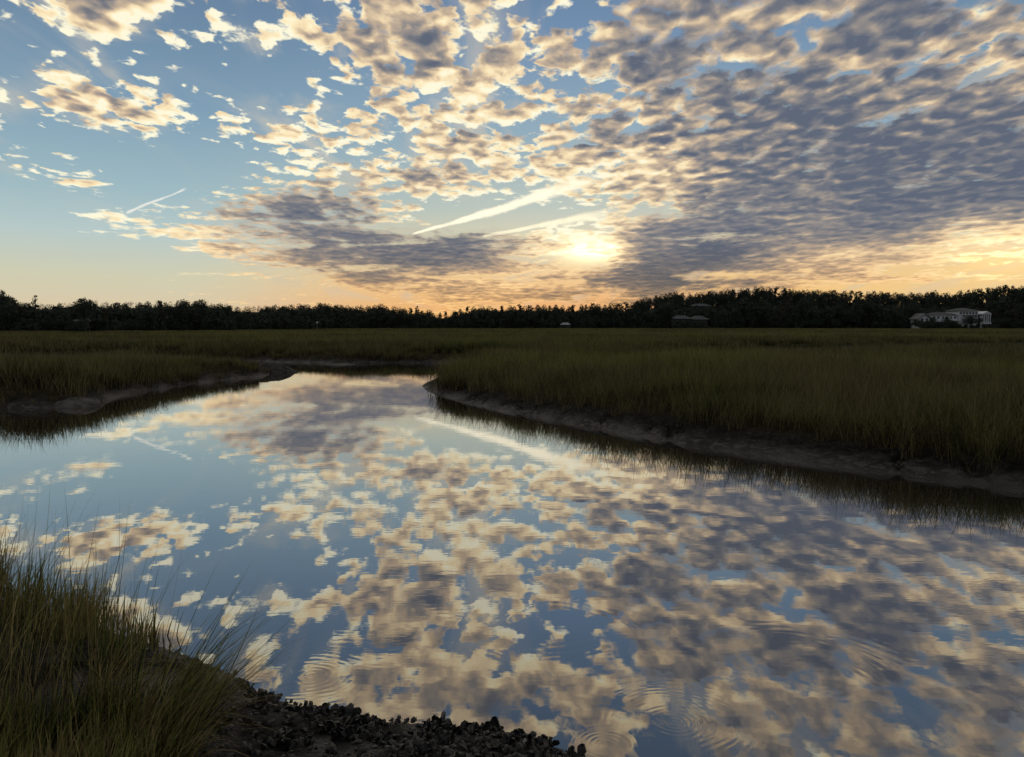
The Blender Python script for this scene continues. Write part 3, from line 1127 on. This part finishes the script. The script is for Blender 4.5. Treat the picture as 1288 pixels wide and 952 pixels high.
def plant_wood():
    special = [
        (2, 186, 364, 'oak', 0, 'tallest tree at the left end of the far wood', 0.62),
        (44, 188, 371, 'tufted', 0, 'lone tufted pine with gaps rising above the left treetops', 0.9),
        (20, 190, 374, 'thin', 0, 'thin half bare tree beside the tallest left tree', 0.7),
        (106, 187, 373, 'dome', 1, 'broad dome topped tree standing above the left wood', 0.85),
        (134, 190, 378, 'thin', 1, 'small open crowned tree right of the broad dome topped one', 0.75),
        (229, 205, 375.5, 'dome', 0, 'round topped tree poking above the left middle treeline', 0.62),
        (256, 207, 376, 'dome', 2, 'flat round crown right of the round topped left middle tree', 0.66),
        (478, 395, 381, 'oak', 1, 'bridge shaped crown with a sky gap in the middle wood', 0.95),
        (524, 402, 384.5, 'tufted', 1, 'small lone crown left of the lowest dip in the wood', 0.75),
        (810, 470, 372, 'oak', 2, 'leftmost arched crown where the right hill begins to rise', 0.7),
        (850, 480, 365.5, 'dome', 1, 'pointed tree clump above the dark roofed house on the hill', 0.6),
        (1173, 500, 364.5, 'dome', 0, 'round tree on the ridge above the white mansion', 0.6),
    ]
    for X, D, Y, kind, var, label, w in special:
        plant_tree(X, D, Y, kind, var, label, None, w)
    stretch = [(62, 'crowded round the tallest tree at the left end'), (140, 'crowded round the broad dome topped tree'),
               (215, 'in the wood right of the broad dome topped tree'), (330, 'in the left wood under the round topped tree'),
               (420, 'in the wood behind the slim pale post'), (505, 'in the middle wood round the bridge shaped crown'),
               (575, 'at the lowest dip of the wood'), (705, 'on the low skyline left of the dock shelter'),
               (800, 'on the low skyline between dock shelter and hill'), (895, 'on the left shoulder of the wooded hill'),
               (1010, 'on the crest of the wooded hill'), (1140, 'on the hill between its crest and the mansion'),
               (1252, 'on the ridge behind the white mansion'), (1e9, 'at the right end of the wooded hill')]
    LOOK = {'oak': 'dark spreading tree', 'dome': 'dark round crowned tree', 'pine': 'dark ragged pine', 'thin': 'thin half bare tree'}
    where = lambda X: next(w for x, w in stretch if X < x)
    X = -55.0
    k = 0
    while X < 1325:
        Y = float(np.interp(X, SKY_X, SKY_Y)) + random.uniform(-0.8, 1.2) + (random.uniform(0, 2.5) if k % 3 == 0 else 0)
        hill = X > 800
        D = edge_at(X) + (random.uniform(45, 115) if hill else random.uniform(6, 34))
        if X < 330:
            kind = random.choice(('oak', 'dome', 'thin', 'dome', 'thin', 'pine'))
        elif X < 575:
            kind = random.choice(('oak', 'oak', 'dome', 'dome', 'pine'))
        else:
            kind = random.choice(('dome', 'oak', 'dome', 'oak', 'dome', 'oak', 'pine'))
        lab, grp = LOOK[kind] + ' ' + where(X), 'trees ' + where(X)
        plant_tree(X, D, Y, kind, k, lab, grp, random.uniform(0.62, 0.9) * (1.0 if not hill else 0.82) * (1.35 if kind == 'pine' else 1))
        X += random.uniform(5.5, 9.0) if not hill else random.uniform(4.5, 7.5)
        k += 1
    # front rank, lower
    X = -50.0
    while X < 1320:
        Yt = float(np.interp(X, SKY_X, SKY_Y))
        if 1148 < X < 1250 or 843 < X < 893 or 84 < X < 106:
            X += 6
            continue
        Y = 410 - (410 - Yt) * random.uniform(0.42, 0.80)
        kind = random.choice(('oak', 'dome', 'thin', 'dome'))
        lab = 'lower ' + LOOK[kind].replace('dark ', '') + ' ' + where(X)
        plant_tree(X, edge_at(X) + random.uniform(1, 10), Y, kind, k, lab, 'lower trees at the marsh edge ' + where(X), random.uniform(0.8, 1.1))
        X += random.uniform(9, 16)
        k += 1
    # garden trees in front of the houses
    for X, D, Y, kind, w, label in ((1221, 415, 396.5, 'dome', 1.35, 'dark garden tree hiding the porch of the white mansion'),
                                    (1193, 417, 397.0, 'dome', 1.15, 'dark garden tree before the middle wing of the white mansion'),
                                    (1173, 416, 398.0, 'oak', 1.2, 'dark garden tree before the left wing of the white mansion'),
                                    (1231.5, 418, 398.5, 'dome', 0.8, 'narrow garden tree left of the mansion pavilion'),
                                    (1152, 417, 401, 'oak', 1.1, 'dark garden tree left of the white mansion'),
                                    (1253, 418, 399, 'dome', 1.1, 'dark garden tree right of the white mansion'),
                                    (869.5, 420, 399.5, 'dome', 0.9, 'dark tree between the two low houses under the hill'),
                                    (855, 420, 400.5, 'oak', 1.5, 'low tree in front of the low dark house'),
                                    (882, 421, 401.5, 'oak', 1.5, 'low tree in front of the right dark house'),
                                    (876, 445, 382.8, 'oak', 0.5, 'tree left of the house up on the hill'),
                                    (888, 444, 383.5, 'dome', 0.5, 'tree before the right end of the house up on the hill'),
                                    (95, 182, 402.5, 'oak', 1.0, 'low dark tree covering the small pale house at left'),
                                    (88, 183, 400, 'dome', 0.8, 'dark tree left of the small pale house'),
                                    (105, 183, 399.5, 'dome', 0.8, 'dark tree right of the small pale house')):
        plant_tree(X, D, Y, kind, int(X), label, None, w)
    # everything between and behind them that cannot be told apart
    n = 5200
    Xs = RNG.uniform(-120, 1400, n)
    E_ = np.interp(Xs, WOOD_X, WOOD_D)
    t = RNG.uniform(0, 1, n) ** 1.3
    D = E_ + 2 + t * np.where(Xs > 790, 125, 45)
    x = (Xs - CX) / F * D * 1.0
    y = D
    z = height(x, y)
    ztop = EYE + (HORIZON - np.interp(Xs, SKY_X, SKY_Y) - np.where(Xs < 575, 8.0, 4.0)) / F * D
    s = np.clip(np.minimum(ztop - z, RNG.uniform(4, 11, n)), 1.0, 13)
    s = np.where(t < 0.06, s * 0.6, s)
    houses = ((Xs > 1152) & (Xs < 1250)) | ((Xs > 845) & (Xs < 892))
    keep = ~(houses & (D < E_ + 16)) & ~((Xs > 84) & (Xs < 106) & (D < E_ + 9))
    # hedges in front of the houses
    hx = np.concatenate([RNG.uniform(1152, 1252, 60), RNG.uniform(846, 892, 26), RNG.uniform(84, 108, 10)])
    hd = np.concatenate([RNG.uniform(412, 420, 60), RNG.uniform(416, 422, 26), RNG.uniform(181, 184, 10)])
    x, y = np.concatenate([x, (hx - CX) / F * hd]), np.concatenate([y, hd])
    z = np.concatenate([z, height(x[n:], y[n:])])
    s = np.concatenate([s, np.where(hx[:60] < 1206, RNG.uniform(2.0, 5.2, 60), RNG.uniform(1.6, 3.4, 60)), RNG.uniform(1.6, 3.6, 36)])
    keep = np.concatenate([keep, np.ones(96, bool)])
    me = [c for _, c in KINDS['bush']] + [c for _, c in KINDS['dome']]
    o = scatter('far_wood', me, np.stack([x, y, z - 0.2], -1)[keep], s[keep], 'dark undergrowth massed between the trees of the far wood')
    o['category'] = 'wood'


plant_wood()

# ------------------------------------------------------------------ houses at the edge of the wood
M_WHITE = speckled('white painted boards', (.76, .78, .79), (.84, .85, .85), 2.0, 0.6)
M_PALE = speckled('pale grey boards', (.16, .17, .17), (.22, .225, .22), 2.0, 0.7)
M_DARKW = speckled('dark stained boards', (.045, .045, .042), (.075, .072, .066), 2.0, 0.8)
M_ROOF = speckled('slate roof', (.05, .053, .058), (.08, .083, .088), 1.5, 0.7)
M_TIN = speckled('pale metal roof', (.26, .27, .27), (.36, .37, .37), 1.5, 0.45)
M_WOOD = speckled('weathered timber', (.12, .105, .085), (.19, .17, .14), 3.0, 0.9)
_gm, _gN, _gp = material('window glass')
_gp.inputs['Base Color'].default_value = (.012, .014, .018, 1)
_gp.inputs['Roughness'].default_value = 0.12
M_GLASS = _gm


def window(parent, x, z, w, h, y, frame=None):
    frame = frame or M_WHITE
    t = 0.09 * w + 0.05
    m = MB()
    m.box(x - w / 2 - t, x + w / 2 + t, y - 0.10, y, z - t, z).box(x - w / 2 - t, x + w / 2 + t, y - 0.10, y, z + h, z + h + t)
    m.box(x - w / 2 - t, x - w / 2, y - 0.10, y, z, z + h).box(x + w / 2, x + w / 2 + t, y - 0.10, y, z, z + h)
    m.box(x - 0.04, x + 0.04, y - 0.07, y, z, z + h)
    f = m.build('window', frame, parent)
    MB().box(x - w / 2, x + w / 2, y - 0.03, y - 0.005, z, z + h).build('pane', M_GLASS, f)


def mansion():
    D = 424.0
    k = D / F
    x0, y0, _ = at_depth(1203, 408, D)
    zg = float(height(np.array([x0]), np.array([y0]))[0])
    t = empty('mansion', (x0, y0, zg))
    L = lambda X: (X - 1203) * k
    Z = lambda Y: EYE + (HORIZON - Y) * k - zg
    # gabled left wing
    MB().poly([(L(1157), 0), (L(1170), 0), (L(1170), Z(400)), (L(1164), Z(396)), (L(1157), Z(401))], 1.0, 10).build('wall', M_WHITE, t)
    MB().poly([(L(1155.5), Z(402)), (L(1164), Z(395.2)), (L(1171.5), Z(400.5)), (L(1171.5), Z(399.5)), (L(1164), Z(394)), (L(1155.5), Z(401))], 0.2, 10.6).build('gable_roof', M_PALE, t)
    window(t, L(1161), Z(405), 1.3, 2.0, 1.0)
    window(t, L(1167), Z(405), 1.3, 2.0, 1.0)
    # long middle wing
    MB().box(L(1174), L(1206.5), 2.0, 12, 0, Z(396.2)).build('wall', M_WHITE, t)
    MB().hip(L(1172.5), L(1206.4), 1.2, 12.8, Z(396.1), Z(392.5), 4.0).build('roof', M_ROOF, t)
    MB().box(L(1185.4), L(1186.8), 6, 7, Z(396), Z(391.5)).build('chimney', M_PALE, t)
    for X in (1177.5, 1182.5, 1188.5, 1193.5, 1198.5, 1203.5):
        window(t, L(X), Z(400.8), 1.0, 1.3, 2.0)
        window(t, L(X), Z(407.6), 1.0, 1.5, 2.0)
    MB().box(L(1186), L(1211), 0.2, 1.9, Z(404.0), Z(402.6)).build('terrace', M_WHITE, t)
    for X in (1187, 1191, 1195, 1199, 1203, 1207, 1210):
        MB().cyl(L(X), 0.5, 0, Z(404.0), 0.16).build('column', M_WHITE, t)
    # tall main block
    MB().box(L(1207), L(1231), 1.0, 14, 0, Z(391)).build('wall', M_WHITE, t)
    MB().hip(L(1205), L(1233), 0.2, 14.8, Z(390.9), Z(387.0), 4.5).build('roof', M_ROOF, t)
    MB().box(L(1206), L(1231.8), 0.5, 1.0, Z(391.7), Z(391.0)).build('cornice', M_WHITE, t)
    for X in (1209.3, 1213.2, 1217.1, 1221.0, 1224.9, 1228.8):
        window(t, L(X), Z(395.4), 1.0, 1.3, 1.0)
    MB().box(L(1211.5), L(1231.5), -2.2, 0.98, Z(397.4), Z(396.5)).build('porch_roof', M_ROOF, t)
    for X in (1212.2, 1216.9, 1221.6, 1226.3, 1231):
        MB().cyl(L(X), -2.0, 0, Z(397.4), 0.2).build('column', M_WHITE, t)
    d = MB().box(L(1220), L(1223), 0.86, 0.995, 0, Z(402.5)).build('door', M_DARKW, t)
    MB().box(L(1220.4), L(1220.6), 0.80, 0.86, Z(406.2), Z(405.4)).build('handle', M_PALE, d)
    for X in (1214.5, 1218, 1225, 1228.5):
        window(t, L(X), Z(406.8), 1.2, 2.4, 1.0)
    # columned pavilion at the right
    MB().box(L(1234), L(1245.5), 1.6, 8, 0, Z(395.2)).build('wall', M_PALE, t)
    for X in (1233.5, 1236, 1238.5, 1241, 1243.5, 1246):
        MB().cyl(L(X), 0.6, Z(405), Z(395.6), 0.24).build('column', M_WHITE, t)
    MB().box(L(1232.6), L(1246.9), 0.1, 1.5, Z(407.5), Z(405)).build('balcony', M_WHITE, t)
    MB().box(L(1232.6), L(1246.9), 0.1, 1.5, Z(395.6), Z(394.6)).build('cornice', M_WHITE, t)
    MB().poly([(L(1236), Z(394.5)), (L(1247), Z(394.5)), (L(1241.5), Z(391.4))], 0.0, 8.5).build('pediment', M_WHITE, t)
    for X in (1237.2, 1242.2):
        window(t, L(X), Z(403.6), 1.2, 2.6, 1.6)
    tag(t, 'large white mansion with columns at the foot of the hill', 'house')


def small_house(name, X0, X1, Yeave, Yridge, D, wall, roof, label, nwin, Ybase=None, fascia=None):
    k = D / F
    Xc = (X0 + X1) / 2
    x0, y0, _ = at_depth(Xc, 408, D)
    zg = float(height(np.array([x0]), np.array([y0]))[0])
    t = empty(name, (x0, y0, zg))
    Z = lambda Y: EYE + (HORIZON - Y) * k - zg
    w = (X1 - X0) * k / 2
    ze, zr = Z(Yeave), Z(Yridge)
    MB().box(-w, w, 0, 8, -0.3, ze).build('wall', wall, t)
    MB().hip(-w - 0.5, w + 0.5, -0.6, 8.6, ze + 0.003, zr, min(3.0, w * 0.6)).build('roof', roof, t)
    if fascia:
        MB().box(-w - 0.5, w + 0.5, -0.72, -0.604, ze - 0.3, ze + 0.12).build('fascia', fascia, t)
    for i in range(nwin):
        window(t, -w + (i + 0.5) * 2 * w / nwin, ze * 0.42, min(1.2, w / nwin), min(1.4, ze * 0.35), 0.0, wall)
    d = MB().box(w * 0.1 - 0.5, w * 0.1 + 0.5, -0.05, -0.004, -0.2, min(2.1, ze * 0.7)).build('door', M_DARKW, t)
    MB().box(w * 0.1 + 0.3, w * 0.1 + 0.4, -0.10, -0.05, 0.9, 1.05).build('handle', M_PALE, d)
    tag(t, label, 'house')


mansion()
small_house('house', 848, 868, 400.2, 396.5, 426, M_DARKW, M_ROOF, 'low dark house with a pale eave under the left slope of the hill', 3, fascia=M_TIN)
small_house('house', 871, 890, 401, 397, 428, M_DARKW, M_ROOF, 'dark house with a pale eave right of the low dark house', 3, fascia=M_TIN)
small_house('house', 872, 893, 384.5, 381.8, 462, M_DARKW, M_ROOF, 'dark house with pale eave showing through the trees up the hill', 3, fascia=M_TIN)
small_house('house', 88, 104, 404.5, 400.5, 187, M_PALE, M_ROOF, 'small pale house half hidden under the left trees', 3)


def dock_shelter():
    D = 402.0
    x0, y0, _ = at_depth(711.5, 410, D)
    k = D / F
    zg = float(height(np.array([x0]), np.array([y0]))[0])
    t = empty('dock_shelter', (x0, y0, zg))
    for sx in (-1, 1):
        for sy in (0, 3.2):
            MB().box(sx * 1.9 - 0.09, sx * 1.9 + 0.09, sy, sy + 0.18, -0.4, 2.35).build('post', M_WOOD, t)
    MB().hip(-2.7, 2.7, -0.6, 4.0, 2.36, 3.5, 1.4).build('roof', M_TIN, t)
    for i in range(9):
        MB().box(-2.4 + i * 0.54, -2.4 + i * 0.54 + 0.5, -0.3, 3.6, 0.72, 0.80).build('plank', M_WOOD, t)
    MB().box(-2.3, 2.3, -0.2, 0.0, 0.55, 0.70).build('beam', M_WOOD, t)
    MB().box(-2.3, 2.3, 3.3, 3.5, 0.55, 0.70).build('beam', M_WOOD, t)
    MB().box(-1.8, 1.8, 3.2, 3.26, 1.5, 1.6).build('railing', M_WHITE, t)
    tag(t, 'small pale roofed dock shelter standing in the marsh before the wood', 'shelter')


dock_shelter()


def marker_post():
    D = 268.0
    x0, y0, _ = at_depth(399, 410, D)
    zg = float(height(np.array([x0]), np.array([y0]))[0])
    t = empty('marker_post', (x0, y0, zg))
    MB().cyl(0, 0, -0.5, 3.3, 0.10).build('pole', M_PALE, t)
    MB().box(-0.32, 0.32, -0.14, -0.105, 2.6, 3.25).build('board', M_WHITE, t)
    tag(t, 'slim pale post in front of the middle of the wood', 'post')


marker_post()

# ------------------------------------------------------------------ mud mound and oysters
M_MUD = speckled('grey mud', (.030, .029, .026), (.085, .079, .070), 4.0, 0.85, 1.0, 14.0, spec=0.06)
M_MOUND = speckled('drying grey mud', (.065, .062, .057), (.15, .143, .13), 4.0, 0.8, 1.0, 14.0, spec=0.1)
M_OYST = speckled('black oyster shell', (.012, .012, .012), (.085, .080, .074), 45.0, 0.42, 0.8, 60.0, spec=0.45)
M_OYSP = speckled('pale oyster shell', (.09, .085, .078), (.26, .245, .22), 24.0, 0.6, 0.5, 60.0, spec=0.35)


def mound(X, Y, w, h, label, seed, mat=None):
    cx, cy = ground(X, Y)
    r = np.random.default_rng(seed)
    V, Fs, n, m = [], [], 40, 12
    for i in range(m + 1):
        t = i / m
        for k in range(n):
            a = 2 * math.pi * k / n
            rr = (1 - t) ** 0.8 * (1 + 0.34 * float(fbm(np.array([math.cos(a) * 1.6 + seed]), np.array([math.sin(a) * 1.6 + t]), 3, seed)[0]) * 2)
            z = h * (1 - (1 - t) ** 2.2) + 0.35 * h * float(fbm(np.array([a * 2 + seed]), np.array([t * 5]), 3, seed + 3)[0])
            V.append((w / 2 * rr * math.cos(a), w * 0.34 * rr * math.sin(a), z - 0.05))
    for i in range(m):
        for k in range(n):
            a, b = i * n + k, i * n + (k + 1) % n
            Fs.append((a, b, b + n, a + n))
    o = mesh_obj('mud_mound', V, Fs, mat or M_MUD, None, True)
    o.location = (cx, cy, 0)
    tag(o, label, 'mud')


mound(99, 510.5, 1.5, 0.27, 'low rounded pale mud mound at the edge of the left bank', 3, M_MOUND)
mound(330, 468, 3.0, 0.5, 'low mud hump at the tip of the left bank', 8)
mound(8, 522.5, 0.9, 0.05, 'thin sliver of mud showing in the water at the left edge', 5, M_MOUND)
mound(428, 458.5, 2.2, 0.12, 'long pale mud flat under the far bank', 6, M_MOUND)


def shell_mesh(seed, mat):
    r = np.random.default_rng(seed)
    L_, W_ = 0.052 * r.uniform(0.7, 1.3), 0.034 * r.uniform(0.8, 1.3)
    ts = np.linspace(0, 1, 7)
    wd = W_ * np.array([0.25, 0.6, 0.9, 1.0, 1.0, 0.88, 0.5]) * r.uniform(0.72, 1.2, 7)
    top, bot = [], []
    for i, t in enumerate(ts):
        cup = 0.010 * math.sin(math.pi * t) + 0.012 * t * t
        for s in (-1, 0, 1):
            top.append((wd[i] / 2 * s, 0.006 - 0.010 * abs(s) + cup + r.normal(0, 0.0012), L_ * t))
            bot.append((wd[i] / 2 * s * 0.94, -0.004 - 0.002 * abs(s) + cup * 0.8, L_ * t))
    n = len(top)
    Fs = []
    for i in range(6):
        for j in (0, 1):
            a = i * 3 + j
            Fs.append((a, a + 1, a + 4, a + 3))
            Fs.append((n + a, n + a + 3, n + a + 4, n + a + 1))
        for j in (0, 2):
            a = i * 3 + j
            Fs.append((a, a + 3, n + a + 3, n + a))
    me = bpy.data.meshes.new('shell')
    me.from_pydata(top + bot, [], Fs)
    me.materials.append(mat)
    return me


def oysters():
    r = np.random.default_rng(77)
    dark = [shell_mesh(300 + i, M_OYST) for i in range(6)]
    pale = [shell_mesh(340 + i, M_OYSP) for i in range(3)]
    arrs = []
    for me in dark + pale:
        me.calc_loop_triangles()
        v = np.array([v.co[:] for v in me.vertices])
        f = np.array([t.vertices[:] for t in me.loop_triangles])
        arrs.append((v, f))

    def shell_pose(spread, flat):
        from mathutils import Matrix, Euler
        tilt = r.normal(0, 0.55) if not flat else r.uniform(0.9, 1.7)
        return (Matrix.Translation((float(np.clip(r.normal(0, spread), -1.3 * spread, 1.3 * spread)), float(np.clip(r.normal(0, spread * 0.8), -spread, spread)), -0.015 if not flat else 0.0))
                @ Euler((tilt, r.normal(0, 0.5), r.uniform(0, 6.28)), 'XYZ').to_matrix().to_4x4()
                @ Matrix.Scale(r.uniform(0.7, 1.25), 4))

    def zof(x, y):
        return float(height(np.array([x]), np.array([y]))[0])

    big = [(552, 932, 0.062, 24, 'largest black oyster clump on the near mud, by the water', 0),
           (338, 876, 0.034, 12, 'small black oyster clump standing clear of the mud edge in the water', 0),
           (640, 943, 0.050, 16, 'pale topped oyster clump at the right end of the shell bank', 1),
           (716, 953, 0.036, 12, 'last black oyster clump at the bottom edge, farthest right', 0),
           (590, 948, 0.034, 11, 'black oyster clump between the largest and the pale topped one', 0),
           (468, 915, 0.030, 10, 'black oyster clump left of the largest one along the water edge', 0),
           (405, 902, 0.030, 10, 'spiky black oyster clump in the middle of the shell bank edge', 0)]
    for X, Y, sp, n, label, pl in big:
        x, y = ground(X, Y, 0.06)
        t = empty('oyster_clump', (x, y, max(zof(x, y), -0.02)))
        for k in range(n):
            me = pale[k % 3] if (pl and k % 2) else dark[k % 6]
            c = link(bpy.data.objects.new('shell', me))
            c.parent = t
            c.matrix_local = shell_pose(sp, False)
        tag(t, label, 'oysters')

    # the other clumps, too small to show their shells one by one
    protos = []
    for q in range(7):
        bits = []
        for k in range(int(r.integers(7, 13))):
            v, f = arrs[int(r.integers(0, 6))] if r.uniform() < 0.8 else arrs[6 + int(r.integers(0, 3))]
            M = np.array(shell_pose(0.019, False))
            bits.append((v @ M[:3, :3].T + M[:3, 3], f))
        protos.append(fast_mesh('oyster_clump', *merge(bits), M_OYST))
    cnt = 0
    while cnt < 90:
        X, Y = r.uniform(235, 760), r.uniform(825, 1000)
        x, y = ground(X, Y, 0.10)
        sd, nb = shore(np.array([x]), np.array([y]))
        if not (0.02 < sd[0] < 0.85) or r.uniform() > math.exp(-sd[0] * 1.6):
            continue
        o = link(bpy.data.objects.new('oyster_clump', protos[cnt % 7]))
        s = r.uniform(0.45, 0.9) if cnt % 4 else r.uniform(1.0, 1.5)
        o.location = (x, y, zof(x, y))
        o.scale = (s, s, s)
        o.rotation_euler = (0, 0, r.uniform(0, 6.28))
        tag(o, 'small black oyster clump crusting the near mud bank', 'oysters', 'small oyster clumps on the near mud')
        cnt += 1
    # loose shells and rubble, beyond counting
    bits = []
    n = 0
    while n < 700:
        X, Y = r.uniform(180, 780, 400), r.uniform(815, 1060, 400)
        pts = np.array([ground(a, b, 0.10) for a, b in zip(X, Y)])
        sd, nb = shore(pts[:, 0], pts[:, 1])
        ok = (sd > 0.0) & (sd < 1.3) & (r.uniform(0, 1, 400) < np.exp(-sd * 0.8))
        pts = pts[ok]
        zz = height(pts[:, 0], pts[:, 1])
        for (x, y), z in zip(pts, zz):
            v, f = arrs[int(r.integers(0, 6))]
            M = np.array(shell_pose(0.0, True))
            bits.append((v @ (M[:3, :3] * r.uniform(0.35, 0.9)).T + np.array([x, y, z + 0.006]), f))
            n += 1
    o = link(bpy.data.objects.new('shell_rubble', fast_mesh('shell_rubble', *merge(bits), M_OYST)))
    tag(o, 'dark broken shell rubble strewn over the near mud', 'shells', None, 'stuff')


oysters()
